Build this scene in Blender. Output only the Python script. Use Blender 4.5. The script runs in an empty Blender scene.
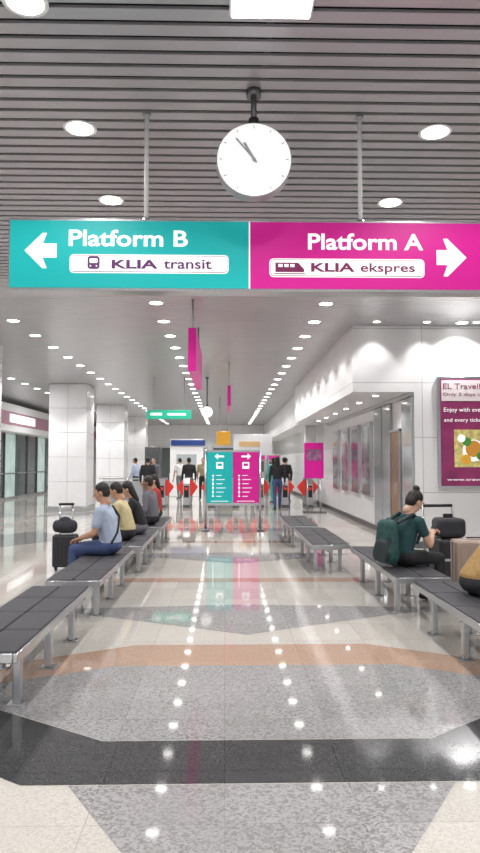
import bpy, bmesh, math, random
import numpy as np
from mathutils import Vector, Matrix, Euler
random.seed(4)
S=bpy.context.scene
COL=S.collection
try:
    S.view_settings.view_transform='Standard'
except Exception: pass

# ---------------------------------------------------------------- materials
def mat(name,c,rough=.5,metal=0.,em=0.,emc=None,noise=0.,nscale=20,coat=0.):
    m=bpy.data.materials.new(name); m.use_nodes=True
    nt=m.node_tree; b=nt.nodes['Principled BSDF']
    b.inputs['Base Color'].default_value=(*c,1); b.inputs['Roughness'].default_value=rough
    b.inputs['Metallic'].default_value=metal
    if coat: b.inputs['Coat Weight'].default_value=coat
    if em:
        b.inputs['Emission Color'].default_value=(*(emc or c),1); b.inputs['Emission Strength'].default_value=em
    if noise:
        tc=nt.nodes.new('ShaderNodeTexCoord'); n=nt.nodes.new('ShaderNodeTexNoise'); n.inputs['Scale'].default_value=nscale
        n.inputs['Detail'].default_value=4
        r=nt.nodes.new('ShaderNodeValToRGB')
        r.color_ramp.elements[0].position=.3; r.color_ramp.elements[1].position=.7
        r.color_ramp.elements[0].color=(*[max(0,x*(1-noise)) for x in c],1)
        r.color_ramp.elements[1].color=(*[min(1,x*(1+noise)) for x in c],1)
        nt.links.new(tc.outputs['Object'],n.inputs['Vector']); nt.links.new(n.outputs['Fac'],r.inputs['Fac'])
        nt.links.new(r.outputs['Color'],b.inputs['Base Color'])
    return m

def granite(name,c1,c2,spk=.5,rough=.12,tile=.6,seam=.6,scale=120):
    m=bpy.data.materials.new(name); m.use_nodes=True
    nt=m.node_tree; L=nt.links; N=nt.nodes; b=N['Principled BSDF']
    tc=N.new('ShaderNodeTexCoord')
    v=N.new('ShaderNodeTexVoronoi'); v.inputs['Scale'].default_value=scale
    n=N.new('ShaderNodeTexNoise'); n.inputs['Scale'].default_value=2.2; n.inputs['Detail'].default_value=5
    L.new(tc.outputs['Object'],v.inputs['Vector']); L.new(tc.outputs['Object'],n.inputs['Vector'])
    sep=N.new('ShaderNodeSeparateColor'); L.new(v.outputs['Color'],sep.inputs['Color'])
    r=N.new('ShaderNodeValToRGB'); r.color_ramp.elements[0].position=.1; r.color_ramp.elements[1].position=.75
    r.color_ramp.elements[0].color=(*[x*(1-spk) for x in c1],1); r.color_ramp.elements[1].color=(*c1,1)
    L.new(sep.outputs['Red'],r.inputs['Fac'])
    mx=N.new('ShaderNodeMix'); mx.data_type='RGBA'; mx.inputs['B'].default_value=(*c2,1)
    L.new(n.outputs['Fac'],mx.inputs['Factor']); L.new(r.outputs['Color'],mx.inputs['A'])
    br=N.new('ShaderNodeTexBrick'); br.offset=0; br.inputs['Scale'].default_value=1
    br.inputs['Brick Width'].default_value=tile; br.inputs['Row Height'].default_value=tile
    br.inputs['Mortar Size'].default_value=.003; br.inputs['Mortar Smooth'].default_value=.3
    br.inputs['Color1'].default_value=(1,1,1,1); br.inputs['Color2'].default_value=(.86,.86,.86,1)
    br.inputs['Mortar'].default_value=(seam,seam,seam,1)
    L.new(tc.outputs['Object'],br.inputs['Vector'])
    mu=N.new('ShaderNodeMix'); mu.data_type='RGBA'; mu.blend_type='MULTIPLY'; mu.inputs['Factor'].default_value=1
    L.new(mx.outputs['Result'],mu.inputs['A']); L.new(br.outputs['Color'],mu.inputs['B'])
    L.new(mu.outputs['Result'],b.inputs['Base Color'])
    b.inputs['Roughness'].default_value=rough
    b.inputs['IOR'].default_value=1.5
    return m

def panelmat(name,c,w,h,seamc,rough=.3,axis='XZ'):
    m=bpy.data.materials.new(name); m.use_nodes=True
    nt=m.node_tree; L=nt.links; N=nt.nodes; b=N['Principled BSDF']
    tc=N.new('ShaderNodeTexCoord'); sx=N.new('ShaderNodeSeparateXYZ'); cx=N.new('ShaderNodeCombineXYZ')
    L.new(tc.outputs['Object'],sx.inputs[0])
    L.new(sx.outputs[axis[0]],cx.inputs['X']); L.new(sx.outputs[axis[1]],cx.inputs['Y'])
    br=N.new('ShaderNodeTexBrick'); br.offset=0; br.inputs['Scale'].default_value=1
    br.inputs['Brick Width'].default_value=w; br.inputs['Row Height'].default_value=h
    br.inputs['Mortar Size'].default_value=.006; br.inputs['Mortar Smooth'].default_value=0
    br.inputs['Color1'].default_value=(*c,1); br.inputs['Color2'].default_value=(*[x*.97 for x in c],1)
    br.inputs['Mortar'].default_value=(*seamc,1)
    L.new(cx.outputs[0],br.inputs['Vector']); L.new(br.outputs['Color'],b.inputs['Base Color'])
    b.inputs['Roughness'].default_value=rough
    return m

M=dict(
 steel=mat('brushed_steel',(.55,.56,.58),.3,1.,noise=.08,nscale=60),
 steel_d=mat('dark_steel',(.16,.16,.17),.35,.8),
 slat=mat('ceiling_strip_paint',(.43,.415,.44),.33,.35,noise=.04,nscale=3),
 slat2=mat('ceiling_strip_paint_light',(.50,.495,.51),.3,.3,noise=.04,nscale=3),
 plenum=mat('plenum_black',(.015,.015,.017),.9),
 white=mat('white_paint',(.80,.80,.80),.4),
 whitegl=mat('white_gloss_panel',(.80,.80,.81),.15,noise=.02,nscale=4),
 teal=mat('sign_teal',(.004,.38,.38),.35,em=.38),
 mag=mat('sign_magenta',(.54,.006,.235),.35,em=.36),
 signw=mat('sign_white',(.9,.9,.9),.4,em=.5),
 purple=mat('sign_purple',(.13,.02,.16),.5),
 magd=mat('sign_dark_magenta',(.22,.01,.1),.5),
 clockf=mat('clock_face',(.9,.9,.9),.5,em=.5,emc=(1,1,1)),
 blackp=mat('black_plastic',(.015,.015,.017),.4),
 pad=mat('bench_vinyl',(.035,.035,.042),.6,noise=.2,nscale=150),
 lamp=mat('lamp_lens',(1,1,1),.4,em=11,emc=(1,.98,.95)),
 lampring=mat('lamp_ring',(.8,.8,.8),.3,.2),
 glassd=mat('dark_glass',(.10,.12,.12),.06,.1),
 glassl=mat('frosted_glass',(.42,.45,.46),.10,.2),
 shoplit=mat('lit_shop_glass',(.28,.36,.34),.06,.0,em=.3,emc=(.75,.95,.88),noise=.4,nscale=1.2),
 red=mat('gate_red',(.70,.04,.03),.35,em=.25),
 blue=mat('fascia_blue',(.02,.05,.22),.4,em=.1),
 yellow=mat('panel_yellow',(.75,.38,.04),.4,em=.2),
 green=mat('sign_green',(.02,.45,.28),.4,em=.5),
 pink=mat('fascia_pink',(.44,.22,.30),.4),
 wood=mat('door_wood',(.27,.17,.11),.4,noise=.2,nscale=8),
 grey=mat('grey_panel',(.38,.38,.39),.35),
)

# ---------------------------------------------------------------- mesh builder
class MB:
    def __init__(s,name): s.name=name; s.bm=bmesh.new(); s.mats=[]
    def mi(s,m):
        if isinstance(m,str): m=M[m]
        if m not in s.mats: s.mats.append(m)
        return s.mats.index(m)
    def box(s,lo,hi,m,bevel=0,seg=2,rot=None):
        i=s.mi(m)
        lo=Vector(lo);hi=Vector(hi);c=(lo+hi)/2;d=hi-lo
        r=bmesh.ops.create_cube(s.bm,size=1)
        vs=r['verts']
        for v in vs: v.co=Vector((v.co.x*d.x,v.co.y*d.y,v.co.z*d.z))
        fs=set(f for v in vs for f in v.link_faces)
        for f in fs: f.material_index=i
        if bevel:
            es=list(set(e for v in vs for e in v.link_edges))
            rr=bmesh.ops.bevel(s.bm,geom=es,offset=bevel,segments=seg,affect='EDGES',profile=.5)
            vs=list(set(vs)|set(rr['verts'])); vs=[v for v in vs if v.is_valid]
            for f in rr['faces']: f.material_index=i; 
            for f in rr['faces']: f.smooth=True
        for v in vs:
            if rot is not None: v.co=rot@v.co
            v.co+=c
    def cyl(s,p0,p1,r,m,seg=16,r2=None,smooth=True):
        i=s.mi(m); p0=Vector(p0);p1=Vector(p1); d=p1-p0
        q=bmesh.ops.create_cone(s.bm,cap_ends=True,segments=seg,radius1=r,radius2=(r if r2 is None else r2),depth=d.length)
        R=d.to_track_quat('Z','Y').to_matrix()
        fs=set()
        for v in q['verts']:
            v.co=R@v.co+(p0+p1)/2
            fs|=set(v.link_faces)
        for f in fs:
            f.material_index=i
            if smooth and len(f.verts)==4: f.smooth=True
    def poly(s,pts,m):
        i=s.mi(m); vs=[s.bm.verts.new(p) for p in pts]; f=s.bm.faces.new(vs); f.material_index=i
    def prism(s,pts,d,m):
        i=s.mi(m); d=Vector(d)
        a=[s.bm.verts.new(p) for p in pts]; b=[s.bm.verts.new(Vector(p)+d) for p in pts]
        n=len(pts); fs=[s.bm.faces.new(a),s.bm.faces.new(b[::-1])]
        for k in range(n): fs.append(s.bm.faces.new([a[k],b[k],b[(k+1)%n],a[(k+1)%n]]))
        for f in fs: f.material_index=i
    def ell(s,c,r,m,u=16,v=10):
        i=s.mi(m); q=bmesh.ops.create_uvsphere(s.bm,u_segments=u,v_segments=v,radius=1)
        fs=set()
        for w in q['verts']:
            w.co=Vector((w.co.x*r[0]+c[0],w.co.y*r[1]+c[1],w.co.z*r[2]+c[2])); fs|=set(w.link_faces)
        for f in fs: f.material_index=i; f.smooth=True
    def done(s,parent=None,loc=None,rz=0):
        bmesh.ops.recalc_face_normals(s.bm,faces=s.bm.faces)
        me=bpy.data.meshes.new(s.name); s.bm.to_mesh(me); s.bm.free()
        for m in s.mats: me.materials.append(m)
        o=bpy.data.objects.new(s.name,me); COL.objects.link(o)
        if parent: o.parent=parent
        if loc is not None: o.location=loc
        o.rotation_euler[2]=rz
        return o

def empty(name,loc=(0,0,0),rz=0):
    e=bpy.data.objects.new(name,None); COL.objects.link(e); e.location=loc; e.rotation_euler[2]=rz; e.empty_display_size=.1
    return e

def text(s,x0,x1,z0,z1,y,m,parent,name='lettering',bold=.0):
    cu=bpy.data.curves.new('t','FONT'); cu.body=s; cu.size=1; cu.extrude=.01; cu.offset=bold
    o=bpy.data.objects.new('t',cu); COL.objects.link(o)
    dg=bpy.context.evaluated_depsgraph_get(); dg.update()
    me=bpy.data.meshes.new_from_object(o.evaluated_get(dg))
    bpy.data.objects.remove(o)
    co=np.array([v.co[:] for v in me.vertices]); mn=co.min(0); mxx=co.max(0)
    for v in me.vertices:
        u=(v.co.x-mn[0])/(mxx[0]-mn[0]); w=(v.co.y-mn[1])/(mxx[1]-mn[1])
        v.co=Vector((x0+u*(x1-x0), y-(.001 if v.co.z>0 else 0), z0+w*(z1-z0)))
    me.materials.clear(); me.materials.append(M[m] if isinstance(m,str) else m)
    o=bpy.data.objects.new(name,me); COL.objects.link(o); o.parent=parent
    return o

# ---------------------------------------------------------------- blobs (continuous organic surfaces)
def sph_pts(c,r,u=12,v=7):
    out=[]
    for j in range(v+1):
        ph=math.pi*j/v
        for i in range(u):
            th=2*math.pi*i/u
            out.append((c[0]+r[0]*math.sin(ph)*math.cos(th),c[1]+r[1]*math.sin(ph)*math.sin(th),c[2]+r[2]*math.cos(ph)))
            if j in(0,v): break
    return out
def R3(r): return (r,r,r) if not isinstance(r,(tuple,list)) else tuple(r)
def blob(name,parts,voxel,parent=None,mx=None,smooth_it=4):
    bm=bmesh.new()
    for m,els in parts:
        vs=[]
        for c,r in els:
            vs+= [bm.verts.new(p) for p in sph_pts(c,R3(r))]
        res=bmesh.ops.convex_hull(bm,input=vs)
        junk=[g for g in res['geom_interior'] if isinstance(g,bmesh.types.BMVert)]
        bmesh.ops.delete(bm,geom=junk,context='VERTS')
    bmesh.ops.recalc_face_normals(bm,faces=bm.faces)
    me=bpy.data.meshes.new('tmp'); bm.to_mesh(me); bm.free()
    o=bpy.data.objects.new('tmp',me); COL.objects.link(o)
    rm=o.modifiers.new('r','REMESH'); rm.mode='VOXEL'; rm.voxel_size=voxel; rm.adaptivity=0
    sm=o.modifiers.new('s','SMOOTH'); sm.factor=.5; sm.iterations=smooth_it
    dg=bpy.context.evaluated_depsgraph_get(); dg.update()
    m2=bpy.data.meshes.new_from_object(o.evaluated_get(dg)); bpy.data.objects.remove(o)
    mats=[]
    for m,_ in parts:
        if m not in mats: mats.append(m)
    m2.materials.clear()
    for m in mats: m2.materials.append(m)
    n=len(m2.polygons)
    if n and len(mats)>1:
        P=np.zeros(n*3); m2.polygons.foreach_get('center',P); P=P.reshape(-1,3)
        best=np.full(n,1e9); idx=np.zeros(n,dtype=np.int32)
        for m,els in parts:
            k=mats.index(m)
            prs=[(els[a],els[a+1]) for a in range(len(els)-1)] or [(els[0],els[0])]
            for (c0,r0),(c1,r1) in prs:
                c0=np.array(c0);c1=np.array(c1);r0=np.array(R3(r0));r1=np.array(R3(r1))
                for t in np.linspace(0,1,9):
                    c=c0*(1-t)+c1*t; r=r0*(1-t)+r1*t
                    d=(np.sqrt((((P-c)/r)**2).sum(1))-1)*r.min()
                    w=d<best; best[w]=d[w]; idx[w]=k
        m2.polygons.foreach_set('material_index',idx)
    m2.polygons.foreach_set('use_smooth',np.ones(n,dtype=bool))
    if mx is not None: m2.transform(mx)
    m2.name=name
    o=bpy.data.objects.new(name,m2); COL.objects.link(o)
    if parent: o.parent=parent
    return o

SK={'a':mat('skin_tan',(.50,.28,.18),.5),'b':mat('skin_light',(.62,.38,.27),.5),'c':mat('skin_brown',(.30,.16,.10),.5)}
HAIR=mat('hair_dark',(.012,.009,.008),.55,noise=.4,nscale=90)
EYEW=mat('eye_white',(.8,.8,.8),.3); EYED=mat('eye_dark',(.02,.012,.01),.2); LIP=mat('lips',(.45,.14,.12),.5)
SHOE=mat('shoe_dark',(.03,.03,.035),.5); 

def head(parent,c,pitch,yaw,skin,hair,voxel=.007):
    mx=Matrix.Translation(c)@Euler((pitch,0,yaw)).to_matrix().to_4x4()
    blob('head',[(skin,[((0,-.01,.025),(.074,.093,.095))]),
      (skin,[((0,.015,.0),(.066,.075,.07)),((0,.04,-.072),(.036,.038,.032))]),
      (skin,[((0,.086,.012),(.009,.01,.01)),((0,.103,-.02),(.015,.013,.011))]),
      (skin,[((.074,-.005,-.0),(.01,.02,.03))]),(skin,[((-.074,-.005,-.0),(.01,.02,.03))]),
      (skin,[((0,-.02,-.05),.05),((0,-.045,-.13),.052)])],voxel,parent,mx,3)
    f=MB('face_features')
    for sx in(-1,1):
        f.ell((sx*.03,.078,.018),(.014,.010,.008),EYEW,10,6); f.ell((sx*.03,.086,.018),(.006,.005,.006),EYED,8,6)
        f.box((sx*.03-.018,.082,.034),(sx*.03+.018,.09,.039),HAIR)
    f.ell((0,.083,-.052),(.022,.009,.007),LIP,10,6)
    o=f.done(parent); o.data.transform(mx)
    if hair=='short':
        ps=[(HAIR,[((0,-.022,.043),(.083,.092,.09))]),(HAIR,[((0,-.05,.0),(.076,.062,.075))])]
    elif hair=='bun':
        ps=[(HAIR,[((0,-.024,.045),(.086,.094,.092))]),(HAIR,[((0,-.055,-.005),(.078,.062,.085))]),(HAIR,[((0,-.06,.14),(.042,.042,.036))]),(HAIR,[((0,-.05,.1),.03),((0,-.06,.14),.03)])]
    else:
        ps=[(HAIR,[((0,-.024,.045),(.086,.094,.092))]),(HAIR,[((0,-.055,-.0),(.085,.065,.09)),((0,-.08,-.2),(.085,.04,.06))])]
    blob('hair',ps,voxel,parent,mx,2)

def hand(parent,w,d,up,side,skin,curl=.5,voxel=.0045):
    y=Vector(d).normalized(); z=Vector(up); z=(z-z.dot(y)*y).normalized(); x=y.cross(z)
    mx=Matrix((( x.x,y.x,z.x,w[0]),(x.y,y.y,z.y,w[1]),(x.z,y.z,z.z,w[2]),(0,0,0,1)))
    ps=[(skin,[((0,-.02,0),(.024,.02,.018)),((-.022,.085,0),(.016,.014,.012)),((.024,.082,0),(.015,.014,.011))])]
    for k,(fx,l) in enumerate([(-.031,.066),(-.010,.075),(.011,.071),(.031,.055)]):
        p=Vector((fx,.088,0)); a=-curl*.5
        pts=[p]
        for s_,q in((.45,.5),(.3,.8),(.25,.7)):
            p=p+Vector((fx*.12*s_,math.cos(a),math.sin(a)))*l*s_; a-=curl*q; pts.append(p)
        rr=[.0092,.0088,.008,.0072]
        for i in range(3): ps.append((skin,[(tuple(pts[i]),rr[i]),(tuple(pts[i+1]),rr[i+1])]))
    ps.append((skin,[((-.02,.015,-.003),.014),((-.046,.052,-.014),.011)])); ps.append((skin,[((-.046,.052,-.014),.011),((-.052,.085,-.026),.009)]))
    if side<0: mx=mx@Matrix.Scale(-1,4,(1,0,0))
    o=blob('hand_left' if side<0 else 'hand_right',ps,voxel,parent,mx,1)
    if side<0: o.data.flip_normals()
    return o

def person(name,loc,rz,J,shirt,pants,skin,hair='short',hp=0.,hy=0.,sleeve=.55,voxel=.012,shoe=None,w=1.,curl=.6):
    skin=SK[skin]; shoe=shoe or SHOE
    e=empty(name,loc,rz)
    V=lambda k:Vector(J[k]); P=[]
    pel,wai,che,nk,hd=V('pel'),V('wai'),V('che'),V('nk'),V('hd')
    P.append((pants,[(tuple(pel),(.165*w,.125*w,.105))]))
    P.append((shirt,[(tuple(pel+Vector((0,0,.06))),(.155*w,.118*w,.06)),(tuple(wai),(.14*w,.105*w,.09)),(tuple(che),(.168*w,.118*w,.10))]))
    P.append((shirt,[(tuple(che),(.165*w,.115*w,.10)),(tuple(V('shl')+Vector((.03,0,0))),.062*w),(tuple(V('shr')-Vector((.03,0,0))),.062*w)]))
    P.append((shirt,[(tuple(V('shl')+Vector((.05,0,0))),.055),(tuple(nk),(.065,.06,.03)),(tuple(V('shr')-Vector((.05,0,0))),.055)]))
    P.append((skin,[(tuple(nk+Vector((0,0,.02))),.052),(tuple(hd-Vector((0,.015,.06))),.052)]))
    for s in'lr':
        sh,el,wr,hi,kn,an=V('sh'+s),V('el'+s),V('wr'+s),V('hi'+s),V('kn'+s),V('an'+s); to=V('to'+s)
        m=sh.lerp(el,min(1,sleeve))
        if sleeve<=1:
            P.append((shirt,[(tuple(sh),.064*w),(tuple(m),.056*w)])); P.append((skin,[(tuple(m),.043),(tuple(el),.040)])) if sleeve<1 else None
            P.append((skin,[(tuple(el),.041),(tuple(el.lerp(wr,.35)),.041),(tuple(wr),.027)]))
        else:
            P.append((shirt,[(tuple(sh),.064*w),(tuple(el),.05)])); P.append((shirt,[(tuple(el),.05),(tuple(el.lerp(wr,.92)),.037)]))
            P.append((skin,[(tuple(el.lerp(wr,.9)),.03),(tuple(wr),.027)]))
        P.append((pants,[(tuple(hi),.088*w),(tuple(kn),.062)]))
        P.append((pants,[(tuple(kn),.062),(tuple(kn.lerp(an,.35)),.060),(tuple(an),.048)]))
        P.append((shoe,[(tuple(an+Vector((0,0,-.03))),(.04,.045,.045)),(tuple(an+Vector((0,-.02,-.045))),(.04,.05,.035)),(tuple(to),(.043,.045,.032))]))
        dd=(wr-el).normalized()
        hand(e,wr+dd*.02,dd,J.get('hup',(0,0,1)),1 if s=='r' else -1,skin,curl)
    blob('body',P,voxel,e)
    head(e,hd,hp,hy,skin,hair)
    return e

def seated(lean=.05,S_=.425,arm='lap',hunch=0,legs=0.0,foot=0.0):
    J={}
    J['pel']=(0,0,S_+.105); J['wai']=(0,lean*.3-.01,S_+.27); J['che']=(0,lean*.75,S_+.425-hunch*.3)
    z=S_+.53-hunch
    J['shl']=(-.175,lean,z); J['shr']=(.175,lean,z); J['nk']=(0,lean+.0,z+.055); J['hd']=(0,lean+.05+hunch,z+.215-hunch*.4)
    for s,sx in(('l',-1),('r',1)):
        J['hi'+s]=(sx*.09,.03,S_+.088*1.0); J['kn'+s]=(sx*(.12+legs),.43,S_+.067)
        J['an'+s]=(sx*(.12+legs),.43+foot,.085); J['to'+s]=(sx*(.13+legs),.56+foot,.033)
        if arm=='lap': J['el'+s]=(sx*.235,lean+.06,S_+.27-hunch*.5); J['wr'+s]=(sx*.12,lean+.27,S_+.20)
        elif arm=='phone': J['el'+s]=(sx*.22,lean+.10,S_+.26-hunch*.5); J['wr'+s]=(sx*.06,lean+.29,S_+.33)
        elif arm=='side': J['el'+s]=(sx*.25,lean-.03,S_+.27); J['wr'+s]=(sx*.21,lean+.17,S_+.16)
    return J
def standing(stride=.0,h=1.0,arm=.05):
    J={}
    J['pel']=(0,0,.94); J['wai']=(0,0,1.10); J['che']=(0,.0,1.27)
    J['shl']=(-.18,0,1.40); J['shr']=(.18,0,1.40); J['nk']=(0,0,1.455); J['hd']=(0,.03,1.60)
    for s,sx in(('l',-1),('r',1)):
        q=stride*sx
        J['hi'+s]=(sx*.09,0,.88); J['kn'+s]=(sx*.1,q*.5+.02,.49); J['an'+s]=(sx*.1,q,.085); J['to'+s]=(sx*.11,q+.13,.033)
        J['el'+s]=(sx*.24,-q*.3-.02,1.12); J['wr'+s]=(sx*.24,-q*.6+arm,.88)
    J['hup']=(1,0,0)
    return J

# ================================================================ ROOM
H=4.05
cream=granite('granite_cream',(.64,.605,.55),(.54,.515,.475),.32,.04,.6,.70)
greyg=granite('granite_grey',(.44,.43,.43),(.33,.325,.325),.66,.045,.6,.75,85)
dark=granite('granite_dark',(.075,.077,.08),(.055,.056,.06),.4,.06,.585,.4)
rose=granite('granite_rose',(.53,.355,.26),(.45,.315,.24),.38,.04,.6,.8)
f=MB('floor'); f.box((-9.4,-5,-.1),(8,48,0),cream); f.done()
def inlay(name,pts,m,z=.0015):
    b=MB(name); b.poly([(x,y,z) for x,y in pts],m); return b.done()
inlay('floor_inlay_dark',[(-.98,3.37),(1.32,3.37),(1.16,3.88),(-.68,3.88)],dark)
inlay('floor_inlay_dark',[(-.98,3.37),(-.68,3.88),(-2.6,5.18),(-3.4,5.02)],dark)
inlay('floor_inlay_dark',[(1.16,3.88),(1.32,3.37),(3.8,5.02),(3.0,5.26)],dark)
inlay('floor_inlay_grey',[(-.68,3.89),(1.16,3.89),(2.35,4.75),(1.3,5.28),(-.8,5.28),(-1.95,4.75)],greyg,.0012)
inlay('floor_inlay_rose',[(-.8,5.28),(1.3,5.28),(1.2,5.87),(-.75,5.87)],rose)
inlay('floor_inlay_rose',[(-1.95,4.72),(-.8,5.28),(-.75,5.87),(-2.3,5.0)],rose)
inlay('floor_inlay_rose',[(1.3,5.28),(2.35,4.72),(2.7,5.0),(1.2,5.87)],rose)
inlay('floor_inlay_grey',[(-.75,3.36),(-.40,2.78),(.1,1.6),(.7,2.7),(1.12,3.36)],greyg)
inlay('floor_inlay_grey',[(-3.5,3.0),(-1.5,3.3),(-2.8,4.2),(-4,4.2)],greyg)
for yc in (7.3,11.6,16.,20.5):
    inlay('floor_inlay_grey',[(-1.9,yc),(.2,yc-1.1),(2.3,yc),(.2,yc+.2)],greyg)
    inlay('floor_inlay_rose',[(-1.6,yc+1.6),(2.,yc+1.6),(1.8,yc+1.9),(-1.4,yc+1.9)],rose)
for xc in(-4.2,-7):
    for yc in(8,14,20,26): inlay('floor_inlay_grey',[(xc-1.2,yc),(xc,yc-1.5),(xc+1.2,yc),(xc,yc+1.5)],greyg)

c=MB('ceiling')
c.box((-9.4,-5,H+.16),(8,48,H+.2),'plenum')
y=-4.9; k=0
while y<47.5:
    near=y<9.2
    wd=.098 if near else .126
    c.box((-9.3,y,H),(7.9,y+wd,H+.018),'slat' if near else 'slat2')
    y+=.14
for x in (-8,-5.3,-2.4,.26,2.9,5.6): c.box((x-.02,-5,H+.03),(x+.02,48,H+.06),'steel_d')
c.done()

wm=panelmat('wall_panels_x',(.80,.80,.81),1.2,1.0,(.45,.45,.46),.25,'XZ')
wmy=panelmat('wall_panels_y',(.80,.80,.81),1.2,1.0,(.45,.45,.46),.25,'YZ')
HT=H-.002
def wall(name,lo,hi,m):
    b=MB(name); b.box(lo,hi,m); return b.done()
wall('wall_back',(-9.1,46,0),(7.7,46.2,HT),wm)
wall('wall_left',(-9.4,-5,0),(-9.1,46.2,HT),wmy)
wall('wall_right',(7.7,-5,0),(8,12.3,HT),wmy)
wall('wall_right_return',(3.45,12.3,0),(8,12.6,HT),wm)
wall('wall_right_inner',(3.45,12.6,0),(3.7,46,HT),wmy)
b=MB('bulkhead_right'); b.box((2.33,12.3,2.83),(3.449,22.6,HT),wmy); b.done()
b=MB('bulkhead_right'); b.box((2.6,22.61,2.9),(3.449,45.99,HT),wmy); b.done()
b=MB('baseboard_right'); b.box((3.452,12.27,0),(7.69,12.299,.12),'steel_d'); b.box((3.42,12.27,0),(3.449,45.9,.12),'steel_d'); b.done()
b=MB('steel_panel_cladding')
for yy in (12.32,13.93,14.75): b.box((3.40,yy,.15),(3.449,yy+.72,2.75),'glassl',.008)
b.box((3.38,12.32,2.76),(3.449,22.5,2.825),'steel'); b.done()
b=MB('door_1'); b.box((3.39,13.12,0),(3.449,13.84,2.15),'wood'); b.box((3.37,13.08,0),(3.449,13.12,2.2),'steel'); b.box((3.37,13.84,0),(3.449,13.88,2.2),'steel'); b.box((3.37,13.08,2.15),(3.449,13.88,2.2),'steel')
b.cyl((3.33,13.2,.95),(3.33,13.2,1.15),.012,'steel'); b.done()
postg=mat('poster_grey',(.20,.225,.225),.12,noise=.35,nscale=2)
for yy in (15.8,17.2,18.7,20.3):
    b=MB('wall_poster_frame'); b.box((3.38,yy,.75),(3.449,yy+1.0,2.5),'steel',.01); b.box((3.375,yy+.07,.85),(3.385,yy+.93,2.4),postg); b.done()
for yy,ox in ((13.4,-.38),(21.7,0),(29.7,0),(37.7,0)):
    b=MB('column'); b.box((-5.58+ox,yy+.02,0),(-4.42+ox,yy+1.18,HT),'grey')
    nz=5; hh=(HT-.15)/nz
    for i in range(nz):
        z0=.15+i*hh
        for (ax,bx,ay,by) in ((-5.6,-5.004,yy,yy+.596),(-4.996,-4.4,yy,yy+.596),(-5.6,-5.004,yy+.604,yy+1.2),(-4.996,-4.4,yy+.604,yy+1.2)):
            b.box((ax+ox,ay,z0+.004),(bx+ox,by,z0+hh-.004),'whitegl',.006)
    b.box((-5.62+ox,yy-.02,0),(-4.38+ox,yy+1.22,.15),'steel',.01); b.done()
# left shopfront
b=MB('shopfront')
b.box((-9.09,12,2.75),(-8.4,45.9,3.85),'white',.03,3)
b.box((-8.41,12.5,3.02),(-8.36,45.5,3.52),'pink')
for i in range(21):
    y0=12+i*1.6
    b.box((-9.09,y0+.05,.1),(-9.04,y0+1.55,2.72),'shoplit' if i%3==1 else 'glassd'); b.box((-9.09,y0-.04,0),(-8.98,y0+.04,2.75),'steel_d')
    b.box((-9.09,y0+.04,1.05),(-9.0,y0+1.56,1.11),'steel')
b.box((-9.09,12,0),(-8.98,45.9,.1),'steel'); b.done()
b=MB('shop_sign'); b.cyl((-8.355,25.0,3.27),(-8.28,25.0,3.27),.30,'green',24); b.cyl((-8.28,25,3.27),(-8.27,25,3.27),.2,'signw',24)
b.box((-8.355,26.5,3.1),(-8.33,30,3.44),'signw'); b.done()

# ================================================================ LIGHTS
dl=MB('recessed_downlights'); pos=[]
for row,x in enumerate((-6.4,-3.75,-1.09,1.59,4.25)):
    yy=-2.0
    while yy<45:
        ok = not(x>2.3 and yy>12.1)
        if ok and not (x<-4.4 and x>-5.6):
            dl.cyl((x,yy,H-.004),(x,yy,H+.003),.125,'lampring',24)
            dl.cyl((x,yy,H-.006),(x,yy,H-.0045),.100,'lamp',24)
            pos.append((x,yy,row))
        yy+=1.4
for x in(2.7,3.6,4.5,5.4):
    dl.cyl((x,11.95,H-.004),(x,11.95,H+.003),.08,'lampring',20); dl.cyl((x,11.95,H-.006),(x,11.95,H-.0045),.06,'lamp',20); pos.append((x,11.95,9))
DL=dl.done()
dl=MB('soffit_downlights'); yy=13.
while yy<22:
    dl.cyl((2.9,yy,2.822),(2.9,yy,2.829),.07,'lampring',20); dl.cyl((2.9,yy,2.818),(2.9,yy,2.821),.055,'lamp',20); yy+=1.6
DL2=dl.done()
def spot(name,loc,e,size,soft,parent,blend=.7,tilt=0,col=(1,.98,.965)):
    L=bpy.data.lights.new(name,'SPOT'); L.energy=e; L.spot_size=math.radians(size); L.spot_blend=blend; L.shadow_soft_size=soft; L.color=col
    o=bpy.data.objects.new(name,L); COL.objects.link(o); o.location=loc; o.rotation_euler=(tilt,0,0); o.parent=parent; return o
for i,(x,yy,row) in enumerate(pos):
    if row==9:
        spot('wall_washer_lamp',(x,yy,H-.03),38,85,.05,DL,.6,math.radians(12)); continue
    if row in(0,1,4) and i%2: continue
    spot('downlight_lamp',(x,yy,H-.06),74 if row in(2,3) else 132,124,.05,DL,.35)
for yy in(13.,16.2,19.4):
    spot('recess_lamp',(2.9,yy,2.77),36,140,.04,DL2)
for (x,yy) in((-.5,36),(0,28),(-6.5,20),(-6.5,28)):  # added fill lights without fixtures, to brighten the concourse
    L=bpy.data.lights.new('concourse_fill','AREA'); L.shape='DISK'; L.size=.4; L.energy=85
    o=bpy.data.objects.new('concourse_fill',L); COL.objects.link(o); o.location=(x,yy,H-.02); o.parent=DL
b=MB('ceiling_glare_panel'); b.box((.02,3.42,H-.03),(.48,3.67,H-.003),'lampring',.01); b.box((.035,3.435,H-.034),(.465,3.655,H-.03),'lamp')  # added glowing panel, stands in for a soft glare on the ceiling strips
FL=b.done()
spot('glare_panel_fill',(.25,3.55,H-.12),60,120,.08,FL,.6)  # added spot below the glare stand-in

w=bpy.data.worlds.new('W'); S.world=w; w.use_nodes=True
w.node_tree.nodes['Background'].inputs[0].default_value=(.96,.98,1,1); w.node_tree.nodes['Background'].inputs[1].default_value=.95

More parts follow.
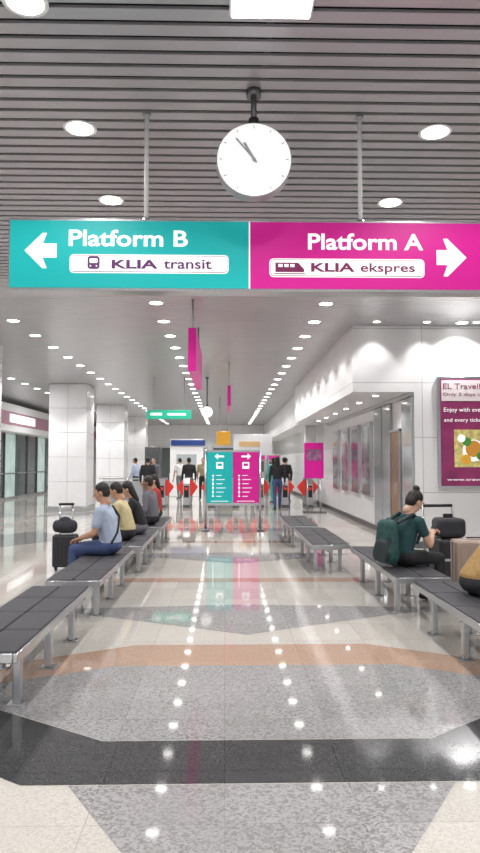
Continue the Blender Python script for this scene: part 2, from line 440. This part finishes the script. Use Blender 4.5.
# ================================================================ OVERHEAD SIGN
SY=4.71
sg=empty('overhead_platform_sign',(0,0,0))
X=lambda p:-1.505+(p-9)*.00698
Z=lambda p:3.246-(p-221)*.00700
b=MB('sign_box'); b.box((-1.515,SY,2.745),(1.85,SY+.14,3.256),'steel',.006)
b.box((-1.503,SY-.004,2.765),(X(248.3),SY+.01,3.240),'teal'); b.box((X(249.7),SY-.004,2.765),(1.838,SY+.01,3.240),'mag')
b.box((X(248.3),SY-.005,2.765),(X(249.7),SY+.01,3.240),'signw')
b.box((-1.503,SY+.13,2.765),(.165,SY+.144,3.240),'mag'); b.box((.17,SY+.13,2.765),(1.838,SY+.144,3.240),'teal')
b.done(sg)
b=MB('hanger_poles')
for x in(-.564,.97):
    b.cyl((x,SY+.07,3.25),(x,SY+.07,H+.02),.016,'white'); b.cyl((x,SY+.07,H-.03),(x,SY+.07,H),.03,'grey'); b.cyl((x,SY+.07,3.25),(x,SY+.07,3.28),.03,'steel')
b.done(sg)
yf=SY-.006
text('Platform B',X(68),X(187),Z(248),Z(231),yf,'signw',sg,'lettering_platform_b',.022)
text('Platform A',X(308),X(425),Z(250),Z(233),yf,'signw',sg,'lettering_platform_a',.022)
def rrect(b,x0,x1,z0,z1,r,yv,m):
    pts=[]
    for cx,cz,a0 in((x1-r,z1-r,0),(x0+r,z1-r,90),(x0+r,z0+r,180),(x1-r,z0+r,270)):
        for t in range(0,91,15):
            a=math.radians(a0+t); pts.append((cx+r*math.cos(a),yv,cz+r*math.sin(a)))
    b.prism(pts,(0,.002,0),m)
b=MB('route_plates')
for (a,c_,z0,z1,pc) in((69,228,275,256,'purple'),(269,426,278,259,'magd')):
    rrect(b,X(a),X(c_),Z(z0),Z(z1),.03,yf,'signw')
    rrect(b,X(a)+.008,X(c_)-.008,Z(z0)+.008,Z(z1)-.008,.024,yf-.0015,pc)
    rrect(b,X(a)+.012,X(c_)-.012,Z(z0)+.012,Z(z1)-.012,.021,yf-.003,'signw')
rrect(b,X(87),X(99),Z(271),Z(258),.02,yf-.005,'purple')
rrect(b,X(89),X(97),Z(265),Z(260.5),.006,yf-.007,'signw')
for p in(90,96): b.cyl((X(p),yf-.005,Z(268)),(X(p),yf-.008,Z(268)),.006,'signw',10)
b.prism([(X(275),yf-.005,Z(273)),(X(304),yf-.005,Z(273)),(X(304),yf-.005,Z(270)),(X(298),yf-.005,Z(263.5)),(X(275),yf-.005,Z(263.5))],(0,.002,0),'magd')
for p in(278,284,290): b.box((X(p),yf-.008,Z(268)),(X(p+4.2),yf-.005,Z(265)),'signw')
b.box((X(274),yf-.006,Z(275)),(X(305),yf-.004,Z(274.2)),'magd')
def arrow(b,xt,xb,zc,hw,sw,m):
    s_=1 if xb>xt else -1; n_=xt+s_*hw*1.0
    b.prism([(xt,yf,zc),(n_,yf,zc+hw),(n_+s_*.03,yf,zc+hw),(n_-s_*.0,yf,zc+sw),(xb,yf,zc+sw),(xb,yf,zc-sw),(n_,yf,zc-sw),(n_+s_*.03,yf,zc-hw),(n_,yf,zc-hw)],(0,.002,0),m)
arrow(b,X(24),X(56),Z(252.5),.125,.05,'signw')
arrow(b,X(469),X(438.5),Z(257),.135,.053,'signw')
b.done(sg)
text('KLIA',X(111),X(157),Z(270.5),Z(261.5),yf-.006,'purple',sg,'lettering_route_a',.03)
text('transit',X(163),X(211),Z(270.5),Z(261),yf-.006,'purple',sg,'lettering_route_b',.012)
text('KLIA',X(311),X(355),Z(272.5),Z(263.5),yf-.006,'magd',sg,'lettering_route_c',.03)
text('ekspres',X(361),X(416),Z(275),Z(263.5),yf-.006,'magd',sg,'lettering_route_d',.012)

# ================================================================ CLOCKS
def clock(x,y,z,r,name='hanging_clock'):
    b=MB(name)
    b.cyl((x,y,z+r),(x,y,H+.01),.02,'steel_d'); b.cyl((x,y,H-.05),(x,y,H),.05,'steel_d'); b.cyl((x,y,z+r-.01),(x,y,z+r+.05),.035,'blackp')
    b.cyl((x,y-.05,z),(x,y+.05,z),r,'grey',64,smooth=False)
    for s in(-1,1):
        b.cyl((x,y+s*.05,z),(x,y+s*.053,z),r*.975,'clockf',64,smooth=False)
        for k in range(12):
            a=math.radians(30*k)
            p=Vector((math.sin(a)*r*.88,0,math.cos(a)*r*.88))
            b.box((x+p.x-.003,y+s*.055-.001,z+p.z-.011),(x+p.x+.003,y+s*.055+.001,z+p.z+.011),'grey',rot=Matrix.Rotation(a,3,'Y'))
        for ang,ln,wd,o_ in((-40,.74,.0055,.057),(-31,.52,.0085,.059)):
            a=math.radians(ang*(1 if s<0 else -1)); p=Vector((math.sin(a),0,math.cos(a)))*r*ln*.42
            b.box((x+p.x-wd,y+s*o_-.001,z+p.z-r*ln*.58),(x+p.x+wd,y+s*o_+.001,z+p.z+r*ln*.58),'steel_d',rot=Matrix.Rotation(a,3,'Y'))
        b.cyl((x,y+s*.053,z),(x,y+s*.062,z),.012,'steel_d',12)
    return b.done()
clock(.19,4.45,3.55,.25)
clock(-.53,20,3.02,.17)

# ================================================================ HANGING SIGNS
b=MB('hanging_side_sign')
for yy in(10.4,12.6): b.cyl((-.5,yy,3.5),(-.5,yy,H),.018,'steel')
b.box((-.56,10.2,2.92),(-.44,12.9,3.58),'mag',.008); b.done()
b=MB('hanging_side_sign')
for yy in(17,19): b.cyl((.1,yy,3.4),(.1,yy,H),.018,'steel')
b.box((.06,16.8,2.95),(.14,19.2,3.45),'mag',.008); b.done()
b=MB('exit_sign'); b.box((-2.3,20,2.82),(-1.0,20.12,3.08),'green',.01)
for x in(-2.1,-1.2): b.cyl((x,20.06,3.08),(x,20.06,H),.015,'steel')
b.box((-2.2,19.99,2.92),(-1.85,20,3.0),'signw'); b.box((-1.7,19.99,2.92),(-1.15,20,2.99),'signw'); b.done()

# ================================================================ DIRECTORY SIGN
b=MB('directory_sign'); Y0=15.6
for x in(-.44,.80): b.cyl((x,Y0,.02),(x,Y0,1.84),.03,'steel'); b.box((x-.07,Y0-.28,0),(x+.07,Y0+.28,.03),'steel_d',.008)
b.box((-.44,Y0-.025,1.78),(.80,Y0+.025,1.83),'steel'); b.box((-.44,Y0-.025,.56),(.80,Y0+.025,.61),'steel')
b.box((-.41,Y0-.03,.62),(.175,Y0+.03,1.78),'teal'); b.box((.185,Y0-.03,.62),(.77,Y0+.03,1.78),'mag')
yq=Y0-.033
for x0 in(-.41,.185):
    s_=1 if x0<0 else -1; cx=x0+.29
    b.prism([(cx-.12*s_,yq,1.68),(cx-.04*s_,yq,1.75),(cx-.04*s_,yq,1.70),(cx+.1*s_,yq,1.70),(cx+.1*s_,yq,1.66),(cx-.04*s_,yq,1.66),(cx-.04*s_,yq,1.61)],(0,.002,0),'signw')
    b.box((cx-.08,yq,1.40),(cx+.08,yq+.002,1.55),'signw')
    b.box((cx-.05,yq-.002,1.46),(cx+.05,yq+.001,1.52),'teal' if x0<0 else 'mag')
    b.box((cx-.16,yq,.75),(cx-.148,yq+.002,1.26),'signw')
    for k in range(6): b.box((cx-.175,yq,.76+k*.095),(cx-.13,yq+.002,.782+k*.095),'signw'); b.box((cx-.08,yq,.765+k*.095),(cx+.04+.025*((k*7)%5),yq+.002,.779+k*.095),'signw')
    b.box((cx-.2,yq,.655),(cx+.2,yq+.002,.668),'signw')
b.done()

# ================================================================ WALL ADVERT
b=MB('wall_advertisement'); px0,px1,pz0,pz1=3.91,5.2,1.12,3.06
green2=mat('ad_leaf',(.08,.35,.05),.5); cr=mat('ad_plate',(.80,.68,.25),.4,noise=.3,nscale=14); orn=mat('ad_orange',(.8,.35,.05),.5)
adp=mat('ad_magenta',(.30,.035,.14),.3,noise=.25,nscale=3)
b.box((px0-.05,12.24,pz0-.05),(px1+.05,12.298,pz1+.05),'steel',.01)
b.box((px0,12.23,pz0),(px1,12.25,pz1),adp); b.box((px0+.02,12.225,2.66),(px1-.02,12.235,pz1-.02),mat('ad_pale',(.78,.70,.72),.4))
b.box((px0+.24,12.223,1.46),(px1-.02,12.232,2.14),cr)
for k,(x,z,r,m) in enumerate(((4.5,1.76,.2,'signw'),(4.5,1.79,.15,orn),(4.38,1.92,.08,green2),(4.62,1.66,.07,green2),(4.85,1.94,.14,green2),(4.8,1.64,.1,'yellow'),(4.36,1.6,.09,'yellow'),(4.28,1.98,.07,'signw'))):
    b.cyl((x,12.224,z),(x,12.22-.001*k,z),r,m,20)
ad=b.done(); 
text('EL TravelPass',px0+.05,px1-.3,2.88,2.98,12.223,'magd',ad); text('Only 2 days unlimited',px0+.05,px1-.15,2.74,2.81,12.223,'magd',ad)
text('Enjoy with every ride',px0+.06,px1-.25,2.44,2.54,12.227,'signw',ad); text('and every ticket',px0+.06,px1-.5,2.26,2.35,12.227,'signw',ad)
text('www.travel.my',px0+.1,px1-.3,1.2,1.26,12.227,'signw',ad)

# ================================================================ BENCHES
def bench(xc,y0,y1,w=.54,zt=.42):
    b=MB('bench'); L_=y1-y0; n_=4; x0=-w/2; x1=w/2
    for x in(x0,x1-.03): b.box((x,0,zt-.07),(x+.03,L_,zt-.012),'steel',.006)
    for yv in(0,L_-.02): b.box((x0+.03,yv,zt-.07),(x1-.03,yv+.02,zt-.012),'steel',.005)
    b.box((x0+.03,.02,zt-.06),(x1-.03,L_-.02,zt-.035),'steel_d')
    pw=(L_)/n_
    for i in range(n_):
        b.box((x0+.012,i*pw+.008,zt-.035),(-.004,(i+1)*pw-.008,zt),'pad',.012,3)
        b.box((.004,i*pw+.008,zt-.035),(x1-.012,(i+1)*pw-.008,zt),'pad',.012,3)
    b.box((-.04,.1,zt-.13),(.04,L_-.1,zt-.07),'steel',.006)
    for yv in(.33,L_/2,L_-.33):
        b.box((x0+.05,yv-.03,zt-.12),(x1-.05,yv+.03,zt-.07),'steel',.006)
        for x in(x0+.07,x1-.12):
            b.box((x,yv-.032,.012),(x+.05,yv+.032,zt-.08),'steel',.008)
            b.box((x-.03,yv-.05,0),(x+.08,yv+.05,.014),'steel',.004)
    return b.done(None,(xc,y0,0))
for xr,y0,y1 in((-1.235,4.15,6.35),(-1.2,6.65,9.0),(-1.12,9.35,11.6),(-1.10,12.0,14.3)):
    bench(xr-.27,y0,y1)
for xl,y0,y1 in((1.79,4.25,6.5),(1.69,6.75,9.2),(1.2,9.45,11.8),(1.15,12.2,14.5)):
    bench(xl+.27,y0,y1)

# ================================================================ TICKET GATES
def gate(x,y):
    b=MB('ticket_gate')
    b.prism([(-.11,-.6,0),(-.11,-.6,.82),(-.11,-.45,1.0),(-.11,.45,1.0),(-.11,.6,.82),(-.11,.6,0)],(.22,0,0),'steel')
    b.box((-.115,-.61,0),(.115,.61,.1),'steel_d'); b.box((-.09,-.44,1.0),(.09,.44,1.02),'blackp',.005)
    b.box((-.08,-.615,.35),(.08,-.60,.75),'blackp'); b.box((-.05,-.62,.6),(.05,-.614,.7),'red')
    for s_ in(-1,1):
        b.prism([(s_*.11,-.02,.95),(s_*.14,-.02,.95),(s_*.36,-.02,.72),(s_*.36,-.02,.66),(s_*.16,-.02,.38),(s_*.11,-.02,.38)],(0,.03,0),'red')
    return b.done(None,(x,y,0))
for i in range(7): gate(-2.15+i*.84,23.8)
b=MB('barrier_railing')
for x in(-4.3,-3.4,-2.7): b.cyl((x,23.8,0),(x,23.8,1.0),.03,'steel')
b.box((-4.38,23.78,.95),(-2.65,23.82,1.0),'steel'); b.box((-4.3,23.79,.1),(-2.7,23.81,.9),'glassl'); b.done()

# far concourse
b=MB('service_counter'); b.box((-2.5,31,0),(-1.0,33,2.6),'whitegl',.02); b.box((-2.45,30.9,2.3),(-.9,30.99,2.55),'blue',.01); b.box((-2.2,30.95,.9),(-1.3,31.0,1.9),'glassl'); b.box((-2.5,30.75,0),(-1.0,30.94,1.05),'white',.02); b.done()
b=MB('yellow_hanging_panel'); b.box((-.32,26,2.2),(.2,26.1,2.72),'yellow',.01); b.cyl((-.2,26.05,2.72),(-.2,26.05,H),.015,'steel'); b.cyl((.1,26.05,2.72),(.1,26.05,H),.015,'steel'); b.done()
b=MB('partition_white'); b.box((.4,33,0),(2.3,33.3,2.9),'whitegl',.02); b.box((.7,32.97,2.3),(1.7,33,2.55),mat('soft_orange',(.75,.5,.25),.5)); b.done()
b=MB('column'); b.box((2.95,25.0,0),(3.35,25.4,2.88),'whitegl',.03); b.box((2.93,24.98,0),(3.37,25.42,.15),'steel'); b.done()
b=MB('poster_stand'); b.box((2.45,21,1.05),(3.05,21.06,2.15),'mag',.01); b.box((2.52,20.99,1.6),(2.98,21.0,1.95),mat('poster_photo',(.35,.15,.3),.4,noise=.6,nscale=6)); b.cyl((2.55,21.03,0),(2.55,21.03,1.05),.02,'steel'); b.cyl((2.95,21.03,0),(2.95,21.03,1.05),.02,'steel'); b.box((2.4,20.8,0),(3.1,21.2,.03),'steel_d'); b.done()
b=MB('door_2')
for x in(-8.3,-4.4,-2.8,-.8,1.2):
    b.box((x,45.9,0),(x+1.5,45.99,2.5),'glassd'); b.box((x-.1,45.88,0),(x,45.99,2.6),'steel'); b.box((x+1.5,45.88,0),(x+1.6,45.99,2.6),'steel')
b.done()
b=MB('information_kiosk'); b.box((-4.0,34,0),(-3.2,34.7,2.3),'steel_d',.03); b.box((-3.9,33.98,1.0),(-3.3,34,2.0),'glassd'); b.done()
b=MB('ticket_machine')
for k in range(3): 
    x=.6+k*.7
    b.box((x,31.9,0),(x+.6,32.6,1.9),'grey',.03); b.box((x+.08,31.88,1.1),(x+.52,31.91,1.6),'glassd'); b.box((x+.05,31.88,1.66),(x+.55,31.91,1.85),'mag')
b.done()

# ================================================================ LUGGAGE
def suitcase(x,y,rz,w,d,h,m,handle=.35,name='suitcase'):
    b=MB(name)
    b.box((-w/2,-d/2,.05),(w/2,d/2,.05+h),m,.035,4)
    for i in range(5):
        xx=-w/2+.07+i*(w-.14)/4
        b.box((xx-.012,-d/2-.006,.11),(xx+.012,d/2+.006,h-.02),m,.005)
    b.box((-w/2-.003,-.008,.07),(w/2+.003,.008,.03+h),'blackp')
    for sx in(-1,1):
        for sy in(-1,1): b.cyl((sx*(w/2-.05)-.012,sy*(d/2-.05),.025),(sx*(w/2-.05)+.012,sy*(d/2-.05),.025),.025,'blackp',14); b.box((sx*(w/2-.05)-.02,sy*(d/2-.05)-.02,.03),(sx*(w/2-.05)+.02,sy*(d/2-.05)+.02,.06),'blackp')
        if handle: b.cyl((sx*.09,d/2-.04,h),(sx*.09,d/2-.04,h+.05+handle),.009,'steel')
    if handle: b.box((-.11,d/2-.055,h+.04+handle),(.11,d/2-.025,h+.075+handle),'blackp',.01)
    b.box((-.08,-.015,h+.065),(.08,.015,h+.08),'blackp',.005)
    return b.done(None,(x,y,0),rz)
blackc=mat('suitcase_black',(.02,.02,.024),.35); champ=mat('suitcase_champagne',(.36,.27,.22),.35,.3)
suitcase(-2.3,9.95,.15,.36,.24,.46,blackc,.42)
suitcase(2.76,7.55,-.1,.46,.27,.64,champ,0)
bagm=mat('bag_fabric_dark',(.03,.03,.038),.8,noise=.3,nscale=60)
blob('travel_bag',[(bagm,[((-2.42,9.9,.63),(.06,.08,.09)),((-2.18,9.9,.63),(.06,.08,.09))]),(bagm,[((-2.3,9.9,.7),(.1,.05,.07))])],.012)
b=MB('luggage_trolley')
for sx in(-.2,.2): b.cyl((sx,-.2,.1),(sx,.25,.1),.015,'steel'); b.cyl((sx,.25,.1),(sx,.32,.98),.015,'steel')
b.cyl((-.2,.32,.98),(.2,.32,.98),.02,'blackp'); b.box((-.22,-.22,.09),(.22,.25,.12),'steel')
for sx in(-.18,.18):
    for sy in(-.17,.2): b.cyl((sx-.015,sy,.05),(sx+.015,sy,.05),.05,'blackp',16)
b.box((-.19,-.2,.125),(.19,.2,.60),blackc,.04,3); b.box((-.17,-.19,.61),(.17,.15,.85),bagm,.06,4)
b.box((-.19,-.205,.33),(.19,-.198,.36),'steel'); b.box((-.06,-.02,.85),(.06,.02,.9),'blackp',.01)
b.done(None,(2.82,8.6,0),.1)

# ================================================================ PEOPLE
polo=mat('polo_light_blue',(.40,.47,.60),.8,noise=.06,nscale=30); jeans=mat('jeans_blue',(.05,.08,.19),.85,noise=.2,nscale=80)
dteal=mat('shirt_dark_teal',(.02,.07,.075),.8,noise=.15,nscale=40); blk=mat('cloth_black',(.02,.02,.024),.85); cre=mat('shirt_cream',(.58,.50,.28),.8,noise=.08,nscale=20)
whi=mat('shirt_white',(.65,.65,.65),.8); tea=mat('dress_teal',(.10,.40,.36),.8); gry=mat('cloth_grey',(.15,.15,.17),.85); khaki=mat('cloth_khaki',(.3,.24,.15),.85)
must=mat('jacket_mustard',(.36,.22,.085),.8,noise=.15,nscale=30); redc=mat('cloth_red',(.45,.05,.05),.85)
h90=math.pi/2
J=seated(.08,arm='lap',foot=.02)
p=person('seated_man',(-1.40,8.45,0),h90-.15,J,polo,jeans,'a','short',-.25,.15,.6,.010,w=1.12)
blob('shoulder_strap',[(blk,[((.13,.03,1.0),(.025,.02,.02)),((.09,-.075,.88),(.022,.014,.02))]),(blk,[((.09,-.075,.88),(.022,.014,.02)),((-.06,-.10,.70),(.022,.014,.02))]),(blk,[((-.06,-.10,.70),(.022,.014,.02)),((-.15,-.06,.58),(.022,.014,.02))])],.008,p)
J=seated(.10,arm='lap',hunch=.03)
person('seated_man',(-1.42,10.0,0),h90-.1,J,cre,blk,'a','short',-.4,.0,1.5,.011,w=1.05)
J=seated(.12,arm='phone',hunch=.04)
person('seated_woman',(-1.34,10.85,0),h90+.1,J,blk,gry,'b','long',-.4,.0,1.5,.012)
J=seated(.05,arm='side')
person('seated_man',(-1.32,12.4,0),h90-.3,J,gry,blk,'c','short',-.1,.3,1.5,.013)
J=seated(.08,arm='lap')
person('seated_man',(-1.36,13.15,0),h90,J,khaki,blk,'a','short',-.2,.0,1.5,.013)
J=seated(.02,arm='lap')
person('seated_woman',(-1.38,13.85,0),h90+.3,J,redc,blk,'b','long',-.2,.0,1.5,.013)
J=seated(.27,arm='lap',hunch=.06)
person('seated_man',(2.14,5.82,0),-h90,J,must,blk,'a','short',-.6,.0,1.5,.010,w=1.1)
J=seated(.10,arm='phone',hunch=.045,foot=-.02)
p=person('seated_woman',(1.93,7.45,0),-h90*.72,J,dteal,blk,'b','bun',-.55,-.05,.5,.010,w=.95,curl=1.0)
bp=mat('backpack_teal',(.02,.075,.075),.7,noise=.3,nscale=25); bp2=mat('backpack_trim',(.015,.03,.032),.6)
blob('backpack',[(bp,[((-.10,-.20,.57),(.07,.075,.12)),((.10,-.20,.57),(.07,.075,.12)),((-.08,-.19,.85),(.06,.065,.08)),((.08,-.19,.85),(.06,.065,.08))]),
  (bp2,[((-.08,-.285,.56),(.05,.03,.08)),((.08,-.285,.56),(.05,.03,.08)),((0,-.275,.68),(.1,.03,.04))]),
  (bp2,[((-.03,-.17,.94),.011),((.03,-.17,.94),.011)])],.010,p)
for sx,nm in((-1,'strap_left'),(1,'strap_right')):
    blob(nm,[(bp2,[((sx*.09,-.12,.9),(.028,.02,.02)),((sx*.12,.06,.985),(.028,.03,.018))]),(bp2,[((sx*.12,.06,.985),(.028,.03,.018)),((sx*.12,.2,.86),(.026,.018,.02))]),(bp2,[((sx*.12,.2,.86),(.026,.018,.02)),((sx*.14,.10,.68),(.022,.014,.02))])],.009,p)
b=MB('smartphone'); b.box((-.04,-.006,-.075),(.04,.006,.075),'blackp',.005); o=b.done(p,(0,.47,.83)); o.rotation_euler=(-.5,0,0)

far=[(-2.55,22.6,.1,blk,gry,'short',.15),(-2.75,26.5,2.8,gry,blk,'short',.1),(1.15,26.4,.2,whi,blk,'short',.0),(1.72,22.4,.1,blk,jeans,'long',.15),(1.85,26.0,.4,tea,tea,'long',.1),(2.35,26.6,-.4,whi,jeans,'short',.18),(-.9,28,3.,khaki,blk,'short',.1),
 (2.6,29,.3,gry,blk,'short',.12),(1.3,29,2.7,blk,blk,'long',.1),(-1.9,28.8,.5,whi,gry,'short',.1),(-.35,27,.2,blk,jeans,'short',.15),(-1.35,25.6,.2,blk,gry,'short',.1),(2.15,24.6,.1,blk,blk,'short',.1),(.9,25.6,2.9,redc,gry,'long',.1),(-3.6,27.5,1.2,polo,blk,'short',.16)]
for (x,yy,rz,s1,s2,hr,st) in far:
    person('standing_person',(x,yy,0),rz,standing(st),s1,s2,random.choice('abc'),hr,0,0,.6 if s1 is whi else 1.5,.02)

# ================================================================ CAMERA
cam=bpy.data.cameras.new('camera'); co=bpy.data.objects.new('camera',cam); COL.objects.link(co)
co.location=(0,0,1.55); co.rotation_euler=(math.radians(93),0,math.radians(-1.26))
cam.sensor_fit='VERTICAL'; cam.sensor_height=36; cam.lens=36*680/853; cam.clip_end=200
S.camera=co
